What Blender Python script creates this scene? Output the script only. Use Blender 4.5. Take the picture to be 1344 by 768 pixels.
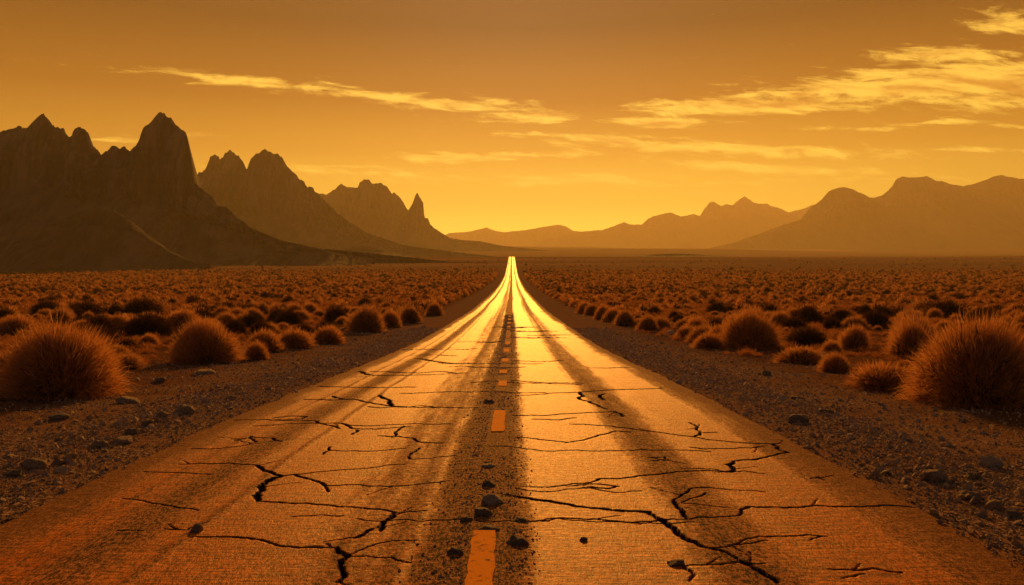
import bpy, math, random
import numpy as np
from mathutils import Vector, Matrix

R = math.radians
S = bpy.context.scene
COL = S.collection
for o in list(bpy.data.objects):
    bpy.data.objects.remove(o)
RNG = np.random.default_rng(7)
random.seed(7)

# ------------------------------------------------------------------ camera
F = 1344 * 28 / 36.0            # focal length in photo pixels
CX, HY = 672.0, 360.0           # principal column, row of the level horizon
CAMZ = 2.0
cam = bpy.data.cameras.new("camera"); cam.lens = 28; cam.sensor_width = 36
cam.clip_start = 0.05; cam.clip_end = 60000
co = bpy.data.objects.new("camera", cam); COL.objects.link(co)
co.location = (0, 0, CAMZ); co.rotation_euler = (R(90) - math.atan((384 - HY) / F), 0, 0)
S.camera = co

# ------------------------------------------------------------------ sun, sky, exposure
SUN_EL, SUN_AZ = 18.5, 0.6       # degrees, azimuth clockwise from the road direction (+Y)
SUN_STRENGTH = 5.0
SUN_COL = (1.0, 0.375, 0.052)
SKY_GAIN = 1.08
HAZE_DENS, HAZE_COL, HAZE_G = 1.45e-4, (1.0, 0.94, 0.60), 0.24
sl = bpy.data.lights.new("sun", 'SUN'); sl.energy = SUN_STRENGTH; sl.angle = R(0.6); sl.color = SUN_COL
so = bpy.data.objects.new("sun", sl); COL.objects.link(so)
sdir = Vector((math.sin(R(SUN_AZ)) * math.cos(R(SUN_EL)), math.cos(R(SUN_AZ)) * math.cos(R(SUN_EL)), math.sin(R(SUN_EL))))
so.rotation_euler = sdir.to_track_quat('Z', 'Y').to_euler()
so.location = (0, 200, 400)
S.view_settings.view_transform = 'Standard'; S.view_settings.look = 'None'
S.view_settings.exposure = 0.06; S.view_settings.gamma = 1.0
S.view_settings.use_curve_mapping = False
S.render.engine = 'CYCLES'
cy = S.cycles
cy.use_denoising = True
cy.max_bounces = 6; cy.diffuse_bounces = 3; cy.glossy_bounces = 2; cy.transmission_bounces = 3
cy.volume_bounces = 2; cy.transparent_max_bounces = 8
cy.sample_clamp_indirect = 4.0
cy.use_adaptive_sampling = True; cy.adaptive_threshold = 0.01

class NT:
    """small helper to write node trees as expressions"""
    def __init__(s, t): s.t = t
    def n(s, kind, **kw):
        nd = s.t.nodes.new(kind)
        for k, v in kw.items(): setattr(nd, k, v)
        return nd
    def put(s, sock, v):
        if isinstance(v, bpy.types.NodeSocket): s.t.links.new(v, sock)
        else:
            if sock.type == 'RGBA' and len(v) == 3: v = (*v, 1)
            sock.default_value = v
    def m(s, op, a, b=None, c=None, clamp=False):
        nd = s.n('ShaderNodeMath', operation=op, use_clamp=clamp)
        for i, v in enumerate((a, b, c)):
            if v is not None: s.put(nd.inputs[i], v)
        return nd.outputs[0]
    def vm(s, op, a, b=None):
        nd = s.n('ShaderNodeVectorMath', operation=op)
        s.put(nd.inputs[0], a)
        if b is not None: s.put(nd.inputs[3 if op == 'SCALE' else 1], b)
        return nd.outputs['Value'] if op in ('DOT_PRODUCT', 'LENGTH') else nd.outputs[0]
    def mix(s, f, a, b, mode='MIX'):
        nd = s.n('ShaderNodeMix', data_type='RGBA', blend_type=mode)
        s.put(nd.inputs[0], f); s.put(nd.inputs[6], a); s.put(nd.inputs[7], b)
        return nd.outputs[2]
    def ss(s, v, a, b, lo=0.0, hi=1.0):
        nd = s.n('ShaderNodeMapRange', interpolation_type='SMOOTHSTEP')
        s.put(nd.inputs[0], v); s.put(nd.inputs[1], a); s.put(nd.inputs[2], b); s.put(nd.inputs[3], lo); s.put(nd.inputs[4], hi)
        return nd.outputs[0]
    def noise(s, vec, scale=5, detail=4, rough=.55, dist=0.0):
        nd = s.n('ShaderNodeTexNoise')
        s.put(nd.inputs['Vector'], vec); s.put(nd.inputs['Scale'], scale); s.put(nd.inputs['Detail'], detail)
        s.put(nd.inputs['Roughness'], rough); s.put(nd.inputs['Distortion'], dist)
        return nd.outputs[0]
    def comb(s, x, y, z):
        nd = s.n('ShaderNodeCombineXYZ')
        for i, v in enumerate((x, y, z)): s.put(nd.inputs[i], v)
        return nd.outputs[0]
    def ramp(s, f, stops, interp='EASE'):
        nd = s.n('ShaderNodeValToRGB'); cr = nd.color_ramp; cr.interpolation = interp
        while len(cr.elements) < len(stops): cr.elements.new(0.5)
        for e, (p, c) in zip(cr.elements, stops): e.position = p; e.color = (*c, 1)
        s.put(nd.inputs[0], f); return nd.outputs[0]

def lin(r, g, b):
    f = lambda v: (v / 255 / 12.92) if v <= 10 else ((v / 255 + .055) / 1.055) ** 2.4
    return (f(r), f(g), f(b))

def make_world():
    w = bpy.data.worlds.new("World"); S.world = w; w.use_nodes = True
    t = w.node_tree; t.nodes.clear(); N = NT(t)
    d = N.n('ShaderNodeTexCoord').outputs['Generated']
    sep = N.n('ShaderNodeSeparateXYZ'); t.links.new(d, sep.inputs[0])
    x, y, z = sep.outputs
    el = N.m('MULTIPLY', N.m('ARCSINE', z), 180 / math.pi)              # elevation, degrees
    az = N.m('MULTIPLY', N.m('ARCTAN2', x, y), 180 / math.pi)           # 0 = down the road
    f = N.m('DIVIDE', el, 60.0, clamp=True)
    sunny = N.ramp(f, [(0.0, (2.7, 2.15, .26)), (3.5 / 60, (2.05, 1.52, .17)), (6 / 60, (1.3, .83, .085)), (8.5 / 60, (.80, .40, .034)), (12 / 60, (.34, .125, .008)),
                       (17 / 60, (.04, .012, .002)), (25 / 60, (.05, .028, .012)), (1.0, lin(58, 52, 52))], 'LINEAR')
    away = N.ramp(f, [(0.0, lin(90, 88, 86)), (8 / 60, lin(80, 85, 90)), (25 / 60, lin(60, 69, 78)), (1.0, lin(40, 54, 66))], 'LINEAR')
    a2 = N.m('ABSOLUTE', N.m('SUBTRACT', az, 4.0))
    side = N.ss(a2, 35.0, 110.0)
    base = N.mix(side, sunny, away)
    fall = N.ss(a2, 4.0, 40.0, 1.0, 0.56)                               # the glow fades to either side
    base = N.vm('SCALE', base, fall)
    # clouds: elliptical banks laid out by azimuth / elevation, broken up by streaky noise
    rid = N.m('DIVIDE', 1.0, N.m('MAXIMUM', z, 0.03))
    tx, tz = N.m('DIVIDE', x, N.m('MAXIMUM', y, .05)), N.m('DIVIDE', z, N.m('MAXIMUM', y, .05))
    warp = N.noise(N.comb(N.m('MULTIPLY', tx, 5.0), N.m('MULTIPLY', tz, 22.0), 3.1), 1.0, 3)
    tzw = N.m('ADD', tz, N.m('MULTIPLY', N.m('SUBTRACT', warp, .5), .02))
    front = N.ss(y, 0.1, 0.25)
    def bank(px, py, rx, ry, slope=0.0, gain=1.0, tail=0.0):
        cx, cz = (px - CX) / F, (HY - py) / F
        ux = N.m('DIVIDE', N.m('SUBTRACT', tx, cx), 1.12 * rx / F)
        uz = N.m('DIVIDE', N.m('SUBTRACT', N.m('SUBTRACT', tzw, cz), N.m('MULTIPLY', N.m('SUBTRACT', tx, cx), slope)), 1.45 * ry / F)
        r2 = N.m('ADD', N.m('MULTIPLY', ux, ux), N.m('MULTIPLY', uz, uz))
        return N.m('MULTIPLY', N.m('POWER', 2.718, N.m('MULTIPLY', r2, -1.0)), gain)
    banks = [(330, 106, 190, 7, -.10, .85), (560, 134, 170, 9, -.085, 1.0), (690, 152, 80, 9, -.06, 1.0),
             (1240, 74, 95, 9, .01, 1.1), (1315, 33, 60, 13, .05, 1.0),
             (1230, 112, 230, 21, .05, 1.25), (985, 139, 190, 9, .03, 1.15), (880, 160, 95, 6, 0, 1.1), (1060, 125, 120, 9, .06, .9), (1300, 130, 130, 13, .04, 1.0),
             (790, 186, 120, 6, -.06, .95), (640, 205, 150, 6, 0, .85), (985, 200, 190, 7, -.02, .85), (1010, 220, 220, 6, -.03, .8), (860, 182, 50, 4, 0, .7),
             (150, 181, 60, 5, 0, .75), (282, 178, 30, 3, -.03, .8), (440, 226, 180, 7, -.02, .7), (800, 236, 320, 6, 0, .72), (640, 243, 260, 4, 0, .6),
             (1240, 163, 60, 3, .03, .75), (1160, 168, 80, 3, .02, .7), (1330, 166, 40, 4, .0, .8), (1300, 200, 120, 4, .01, .65), (1200, 235, 200, 5, .0, .55), (740, 265, 300, 6, 0, .4)]
    M = None
    for b in banks:
        v = bank(*b[:5], b[5] * (1.0 if b[5] >= 1 else 1.15)); M = v if M is None else N.m('MAXIMUM', M, v)
    nv = N.comb(N.m('MULTIPLY', tx, 1.0), N.m('ADD', N.m('MULTIPLY', tzw, 5.5), N.m('MULTIPLY', tx, .35)), 0.0)
    n1 = N.noise(nv, 13.0, 9, .68, .5)
    n2 = N.noise(nv, 42.0, 5, .6, .2)
    nn = N.m('ADD', N.m('MULTIPLY', n1, .8), N.m('MULTIPLY', n2, .2))
    dens = N.ss(N.m('ADD', N.m('MULTIPLY', M, 1.05), N.m('MULTIPLY', N.m('SUBTRACT', nn, .5), 3.6)), 
    .40, 1.18)
    dens = N.m('MULTIPLY', dens, front)
    thick = N.ss(N.m('ADD', N.m('MULTIPLY', M, .75), N.m('MULTIPLY', N.m('SUBTRACT', N.noise(N.vm('ADD', nv, (0, .05, 4.0)), 10.0, 6), .5), 2.6)), .62, 1.15)
    lit = N.ramp(N.m('DIVIDE', el, 20.0, clamp=True), [(0, (1.5, 1.12, .15)), (.5, (1.3, .86, .11)), (1, (1.12, .58, .07))], 'LINEAR')
    belly = N.ramp(N.m('DIVIDE', el, 20.0, clamp=True), [(0, (1.2, .72, .11)), (.5, (.74, .32, .034)), (1, (.42, .17, .022))], 'LINEAR')
    ccol = N.mix(N.m('MULTIPLY', thick, .95), lit, belly)
    colr = N.mix(N.m('MULTIPLY', dens, .92), base, ccol)
    colr = N.mix(N.ss(el, -1.0, -6.0), colr, lin(70, 46, 26))
    # physical daylight sky mixed in softly, same sun direction
    sky = N.n('ShaderNodeTexSky', sky_type='NISHITA', sun_disc=False, sun_elevation=R(SUN_EL), sun_rotation=R(SUN_AZ), dust_density=4.0)
    t.links.new(d, sky.inputs[0])
    add = N.vm('ADD', N.vm('SCALE', colr, 10.0 * SKY_GAIN), N.vm('SCALE', sky.outputs[0], 0.008))
    bg = N.n('ShaderNodeBackground'); t.links.new(add, bg.inputs[0]); bg.inputs[1].default_value = 0.1
    out = N.n('ShaderNodeOutputWorld'); t.links.new(bg.outputs[0], out.inputs[0])
make_world()

# ------------------------------------------------------------------ numpy noise
def _hash(ix, iy, seed):
    h = (ix.astype(np.int64) * 374761393 + iy.astype(np.int64) * 668265263 + seed * 1442695041) & 0xffffffff
    h = ((h ^ (h >> 13)) * 1274126177) & 0xffffffff
    h = h ^ (h >> 16)
    return (h & 0xffffff) / float(0xffffff)
def vnoise(x, y, seed=0):
    x, y = np.broadcast_arrays(np.asarray(x, float), np.asarray(y, float))
    ix, iy = np.floor(x), np.floor(y); fx, fy = x - ix, y - iy
    fx = fx * fx * fx * (fx * (fx * 6 - 15) + 10); fy = fy * fy * fy * (fy * (fy * 6 - 15) + 10)
    a, b = _hash(ix, iy, seed), _hash(ix + 1, iy, seed); c, d = _hash(ix, iy + 1, seed), _hash(ix + 1, iy + 1, seed)
    return (a * (1 - fx) + b * fx) * (1 - fy) + (c * (1 - fx) + d * fx) * fy
def fbm(x, y, seed=0, oct=4, gain=.5):
    s = 0; amp = 1; tot = 0
    for i in range(oct):
        s = s + amp * vnoise(np.asarray(x) * 2 ** i + 17.3 * i, np.asarray(y) * 2 ** i - 9.1 * i, seed + i); tot += amp; amp *= gain
    return s / tot
def ridged(x, y, seed=0, oct=4):
    s = 0; amp = 1; tot = 0
    for i in range(oct):
        s = s + amp * (1 - np.abs(2 * vnoise(np.asarray(x) * 2 ** i + 5.3 * i, np.asarray(y) * 2 ** i, seed + i) - 1)); tot += amp; amp *= .5
    return s / tot
def sstep(v, a, b):
    t = np.clip((np.asarray(v, float) - a) / (b - a), 0, 1); return t * t * (3 - 2 * t)

# ------------------------------------------------------------------ terrain profile
XR = -0.3                                              # road axis
_P = np.array([(-60, .9), (-10, .28), (0, .16), (8.3, .07), (16.6, -.2), (22.7, -.45), (32, -.75), (47.7, -1.05), (85, -1.5), (154, -1.65),
               (375, .6), (500, 4.4), (967, 23.0), (1060, 25.0), (1250, 26.0), (1600, 35.0), (2500, 68), (4000, 124), (7000, 222), (11000, 350), (30000, 900)], float)
def _pchip(xs, ys):
    h = np.diff(xs); dl = np.diff(ys) / h; m = np.zeros_like(xs); m[0], m[-1] = dl[0], dl[-1]
    for i in range(1, len(xs) - 1):
        if dl[i - 1] * dl[i] > 0:
            w1, w2 = 2 * h[i] + h[i - 1], h[i] + 2 * h[i - 1]; m[i] = (w1 + w2) / (w1 / dl[i - 1] + w2 / dl[i])
    def f(q):
        q = np.clip(np.asarray(q, float), xs[0], xs[-1]); i = np.clip(np.searchsorted(xs, q) - 1, 0, len(xs) - 2)
        t = (q - xs[i]) / h[i]
        return ys[i] * (1 + 2 * t) * (1 - t) ** 2 + h[i] * m[i] * t * (1 - t) ** 2 + ys[i + 1] * t * t * (3 - 2 * t) + h[i] * m[i + 1] * t * t * (t - 1)
    return f
PROF = _pchip(_P[:, 0], _P[:, 1])
def ground(x, y):
    x = np.asarray(x, float); y = np.asarray(y, float)
    a = np.abs(x - XR); z = PROF(y)
    dip = -.10 * sstep(3.9, 3.6, 3.4) if False else -.12 * (1 - sstep(a, 3.35, 3.72))      # bed under the road sheet
    wind = (.07 * np.exp(-((a - 4.55) / .28) ** 2)) * (.4 + 1.2 * vnoise(x * .9, y * .9, 3))  # windrow of graded gravel
    fade = sstep(a, 3.8, 5.2)
    near = (fbm(x * .55, y * .55, 11, 4) - .5) * .14 + (fbm(x * 2.6, y * 2.6, 17, 3) - .5) * .055
    mid = (fbm(x / 23., y / 31., 21, 3) - .5) * .5 * sstep(a, 6, 25)
    far = (fbm(x / 420., y / 300., 31, 4) - .5) * 14 * sstep(a, 60, 500) * sstep(y, 450, 1500) + (fbm(x / 1500., y / 900., 37, 3) - .5) * 60 * sstep(y, 1300, 4000)
    return z + dip + wind * fade + near * fade + mid + far
def depth_of_row(py):
    lo, hi = 1.5, 960.0
    for _ in range(50):
        m = .5 * (lo + hi)
        if CAMZ + (HY - py) / F * m > float(PROF(m)): lo = m
        else: hi = m
    return .5 * (lo + hi)
_rows = np.linspace(340, 800, 2000); _deps = np.array([depth_of_row(r) for r in _rows])
def at(px, py):
    d = float(np.interp(py, _rows, _deps)); return (px - CX) / F * d, d

# ------------------------------------------------------------------ mesh helpers
def mesh_np(name, V, faces_flat, loop_tot, smooth=False):
    me = bpy.data.meshes.new(name); V = np.asarray(V, np.float32)
    me.vertices.add(len(V)); me.vertices.foreach_set('co', V.ravel())
    faces_flat = np.asarray(faces_flat, np.int32); loop_tot = np.asarray(loop_tot, np.int32)
    me.loops.add(len(faces_flat)); me.loops.foreach_set('vertex_index', faces_flat)
    me.polygons.add(len(loop_tot))
    st = np.zeros(len(loop_tot), np.int32); st[1:] = np.cumsum(loop_tot)[:-1]
    me.polygons.foreach_set('loop_start', st)
    if smooth: me.polygons.foreach_set('use_smooth', np.ones(len(loop_tot), bool))
    me.update(calc_edges=True); me.validate()
    return me
def grid_faces(nr, nc):
    i = np.arange(nr - 1)[:, None] * nc + np.arange(nc - 1)[None, :]
    q = np.stack([i, i + 1, i + nc + 1, i + nc], -1).reshape(-1, 4)
    return q.ravel(), np.full(len(q), 4, np.int32)
def attr(me, name, vals):
    a = me.attributes.new(name, 'FLOAT', 'POINT'); a.data.foreach_set('value', np.asarray(vals, np.float32).ravel())
def link(name, me, mat, parent=None, kind=None, label=None, cat=None, group=None):
    o = bpy.data.objects.new(name, me); COL.objects.link(o)
    if mat and not me.materials: me.materials.append(mat)
    if parent: o.parent = parent
    tag(o, label, cat, group, kind)
    return o
def tag(o, label=None, cat=None, group=None, kind=None):
    for k, v in (('label', label), ('category', cat), ('group', group), ('kind', kind)):
        if v: o[k] = v
def new_mat(name):
    m = bpy.data.materials.new(name); m.use_nodes = True; t = m.node_tree; t.nodes.clear(); N = NT(t)
    out = N.n('ShaderNodeOutputMaterial'); b = N.n('ShaderNodeBsdfPrincipled'); t.links.new(b.outputs[0], out.inputs[0])
    return m, N, b, out
def bump(N, b, h, dist=.02, strength=1.0):
    bn = N.n('ShaderNodeBump'); bn.inputs['Strength'].default_value = strength; bn.inputs['Distance'].default_value = dist
    N.put(bn.inputs['Height'], h); N.t.links.new(bn.outputs[0], b.inputs['Normal'])

# ------------------------------------------------------------------ materials
def mat_ground():
    m, N, b, _ = new_mat("desert_soil")
    p = N.n('ShaderNodeNewGeometry').outputs['Position']
    sep = N.n('ShaderNodeSeparateXYZ'); N.t.links.new(p, sep.inputs[0]); x, y, z = sep.outputs
    a = N.m('ABSOLUTE', N.m('SUBTRACT', x, XR))
    w = N.m('ADD', a, N.m('MULTIPLY', N.m('SUBTRACT', N.noise(p, .45, 4), .5), 3.0))
    soil = N.mix(N.ss(N.noise(p, .35, 5), .35, .65), (.115, .058, .028), (.19, .092, .040))
    grav = N.mix(N.ss(N.noise(p, 26, 3), .38, .64), (.17, .112, .080), (.50, .335, .225))
    grav = N.mix(N.ss(N.noise(N.vm('MULTIPLY', p, (1.0, .4, 1.0)), 30, 3, .8), .42, .56, .8, 0), grav, (.055, .036, .026))
    grav = N.mix(N.ss(N.noise(p, .9, 4), .35, .7), grav, (.24, .135, .075))
    c = N.mix(N.ss(w, 5.6, 7.8), grav, soil)
    # beyond the scrub: paler bare flats in drifting bands
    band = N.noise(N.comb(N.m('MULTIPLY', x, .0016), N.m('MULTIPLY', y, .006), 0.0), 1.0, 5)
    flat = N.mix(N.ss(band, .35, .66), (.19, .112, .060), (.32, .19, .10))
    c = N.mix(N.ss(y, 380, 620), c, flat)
    c = N.mix(N.ss(y, 1200, 2600), c, (.27, .17, .09))  # past the crest, lighter still: mist brightness put into the soil colour
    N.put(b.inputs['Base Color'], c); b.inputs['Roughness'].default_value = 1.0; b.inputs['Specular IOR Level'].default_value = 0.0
    h = N.m('ADD', N.m('MULTIPLY', N.noise(p, 38, 4, .6), .6), N.m('MULTIPLY', N.noise(p, 7, 4, .6), .9))
    bump(N, b, h, .05, 1.0)
    return m
def mat_road():
    m, N, b, _ = new_mat("cracked_asphalt")
    p = N.n('ShaderNodeNewGeometry').outputs['Position']
    at_ = lambda n: N.n('ShaderNodeAttribute', attribute_name=n).outputs['Fac']
    rough, crack = at_('loose'), at_('crack')
    strk = N.vm('MULTIPLY', p, (1.0, .16, 1.0)); lat = N.vm('MULTIPLY', p, (.55, 3.2, 1.0))
    fine = N.noise(N.vm('MULTIPLY', p, (1.0, .34, 1.0)), 44, 3, .85); mid = N.noise(p, 22, 4, .7)
    r2 = N.m('ADD', rough, N.m('MULTIPLY', N.m('SUBTRACT', N.noise(strk, 5.5, 6, .7), .5), .7))
    r2 = N.m('ADD', r2, N.m('MULTIPLY', N.m('SUBTRACT', mid, .5), .55))
    loose = N.ss(r2, .22, .86)
    dust = N.mix(N.ss(N.noise(lat, 2.2, 5, .6), .3, .7), (.46, .118, .009), (.68, .196, .016))
    dust = N.mix(N.ss(fine, .41, .54, .85, 0), dust, (.11, .034, .007))
    scr = N.noise(N.vm('MULTIPLY', p, (.22, 4.2, 1.0)), 3.2, 6, .7)
    dust = N.mix(N.m('MULTIPLY', N.ss(N.m('ABSOLUTE', N.m('SUBTRACT', scr, .5)), .022, .0), .8), dust, (.07, .028, .012))
    agg = N.mix(N.ss(fine, .43, .57), (.035, .018, .010), (.44, .20, .075))
    c = N.mix(loose, dust, agg)
    sx = N.n('ShaderNodeSeparateXYZ'); N.t.links.new(p, sx.inputs[0])
    ed = N.m('ADD', N.m('ABSOLUTE', N.m('SUBTRACT', sx.outputs[0], XR)), N.m('MULTIPLY', N.m('SUBTRACT', N.noise(p, 1.6, 5, .7), .5), .5))
    c = N.mix(N.m('MULTIPLY', N.ss(ed, 2.95, 3.45), N.ss(fine, .3, .7, .95, .45)), c, (.21, .082, .026))
    c = N.mix(crack, c, (.012, .009, .008))
    N.put(b.inputs['Base Color'], c)
    ro = N.m('ADD', N.m('MULTIPLY', loose, .32), N.m('ADD', .55, N.m('MULTIPLY', N.m('SUBTRACT', mid, .5), .34)))
    ro = N.m('MAXIMUM', ro, N.m('MULTIPLY', crack, .98))
    N.put(b.inputs['Roughness'], ro)
    spec = N.m('MULTIPLY', N.m('SUBTRACT', 1.0, crack), N.ss(loose, 0, 1, .10, .08))
    N.put(b.inputs['Specular IOR Level'], spec); b.inputs['Specular Tint'].default_value = (1, .60, .17, 1)
    h = N.m('ADD', N.m('MULTIPLY', fine, N.ss(loose, 0, 1, .7, 1.6)), N.m('MULTIPLY', N.noise(lat, 9, 4, .6), .7))
    bump(N, b, h, .013, 1.0)
    return m
def mat_simple(name, c1, c2, scale, rough=.9, bscale=30, bdist=.02, spec=.25, detail=5):
    m, N, b, _ = new_mat(name)
    p = N.n('ShaderNodeTexCoord').outputs['Object']
    N.put(b.inputs['Base Color'], N.mix(N.ss(N.noise(p, scale, detail, .6), .32, .68), c1, c2))
    b.inputs['Roughness'].default_value = rough; b.inputs['Specular IOR Level'].default_value = spec
    bump(N, b, N.noise(p, bscale, 5, .6), bdist)
    return m
def mat_paint():
    m, N, b, _ = new_mat("worn_orange_paint")
    p = N.n('ShaderNodeNewGeometry').outputs['Position']
    wear = N.ss(N.m('ADD', N.noise(p, 16, 5, .65), N.m('MULTIPLY', N.noise(p, 90, 2), .35)), .70, .90)
    N.put(b.inputs['Base Color'], N.mix(wear, (.88, .33, .016), (.16, .08, .03)))
    b.inputs['Roughness'].default_value = .9; b.inputs['Specular IOR Level'].default_value = .05
    bump(N, b, N.noise(p, 120, 3), .004)
    return m
def mat_stalk(name, c1, c2, tr=.45):
    m = bpy.data.materials.new(name); m.use_nodes = True; t = m.node_tree; t.nodes.clear(); N = NT(t)
    out = N.n('ShaderNodeOutputMaterial'); v = N.n('ShaderNodeAttribute', attribute_name='tone').outputs['Fac']
    oi = N.n('ShaderNodeObjectInfo').outputs['Random']
    c = N.mix(v, c1, c2)
    c = N.mix(N.m('MULTIPLY', N.ss(oi, .45, 1.0), .6), c, N.mix(v, tuple(.75 * a + .03 for a in c1), tuple(a * .62 + .02 for a in c2)))
    d = N.n('ShaderNodeBsdfDiffuse'); tl = N.n('ShaderNodeBsdfTranslucent'); mx = N.n('ShaderNodeMixShader'); mx.inputs[0].default_value = tr
    N.put(d.inputs[0], c); N.put(tl.inputs[0], c)
    t.links.new(d.outputs[0], mx.inputs[1]); t.links.new(tl.outputs[0], mx.inputs[2]); t.links.new(mx.outputs[0], out.inputs[0])
    return m
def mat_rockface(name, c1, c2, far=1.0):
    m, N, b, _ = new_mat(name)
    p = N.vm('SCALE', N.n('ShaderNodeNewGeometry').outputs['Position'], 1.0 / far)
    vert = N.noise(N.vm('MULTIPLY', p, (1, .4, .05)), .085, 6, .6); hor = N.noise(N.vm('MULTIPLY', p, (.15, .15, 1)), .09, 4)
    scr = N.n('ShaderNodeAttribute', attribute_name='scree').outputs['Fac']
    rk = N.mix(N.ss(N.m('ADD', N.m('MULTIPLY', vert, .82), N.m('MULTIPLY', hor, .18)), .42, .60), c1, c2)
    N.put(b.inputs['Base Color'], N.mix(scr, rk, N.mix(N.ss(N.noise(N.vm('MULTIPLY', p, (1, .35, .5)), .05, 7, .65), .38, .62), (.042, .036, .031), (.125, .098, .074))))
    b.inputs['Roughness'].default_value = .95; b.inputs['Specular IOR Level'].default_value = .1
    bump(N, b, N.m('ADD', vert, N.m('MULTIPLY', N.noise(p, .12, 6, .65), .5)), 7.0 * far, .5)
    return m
M_GROUND, M_ROAD, M_PAINT = mat_ground(), mat_road(), mat_paint()
M_STONE = mat_simple("grey_brown_stone", (.27, .195, .14), (.55, .41, .29), 9, .85, 28, .03)
M_STONE_D = mat_simple("dark_stone", (.16, .128, .105), (.36, .28, .22), 9, .8, 28, .03)
M_STONE_P = mat_simple("pale_stone", (.42, .34, .24), (.60, .50, .36), 9, .85, 28, .02)
M_GRAVEL = mat_simple("gravel_stone", (.30, .215, .15), (.70, .51, .36), 25, .88, 60, .01)
M_RUST = mat_stalk("rust_dry_stalks", (.42, .190, .060), (.82, .43, .155), .50)
M_CORE = mat_stalk("shade_dark_woody_stems", (.020, .017, .015), (.045, .032, .024), .05)  # woody stems, near black: the shade inside the bush is in their colour
M_DARKBUSH = mat_stalk("dark_scrub_twigs", (.070, .036, .018), (.17, .072, .026), .22)
M_GRASS = mat_stalk("dry_grass_blades", (.34, .140, .044), (.60, .27, .085), .45)
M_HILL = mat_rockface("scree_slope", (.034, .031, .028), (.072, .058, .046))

# ------------------------------------------------------------------ ground sheet
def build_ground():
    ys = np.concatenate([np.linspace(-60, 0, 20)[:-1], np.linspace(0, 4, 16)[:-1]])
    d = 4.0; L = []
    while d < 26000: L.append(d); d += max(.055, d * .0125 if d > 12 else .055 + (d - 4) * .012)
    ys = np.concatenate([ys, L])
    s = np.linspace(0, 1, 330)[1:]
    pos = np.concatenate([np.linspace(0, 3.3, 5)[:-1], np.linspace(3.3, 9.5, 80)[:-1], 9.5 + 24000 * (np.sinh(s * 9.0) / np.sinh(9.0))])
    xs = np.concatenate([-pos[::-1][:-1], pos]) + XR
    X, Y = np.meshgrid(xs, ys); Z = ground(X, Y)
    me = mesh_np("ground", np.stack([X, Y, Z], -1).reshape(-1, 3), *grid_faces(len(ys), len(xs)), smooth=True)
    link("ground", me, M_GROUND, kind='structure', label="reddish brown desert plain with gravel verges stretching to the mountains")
build_ground()

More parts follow.
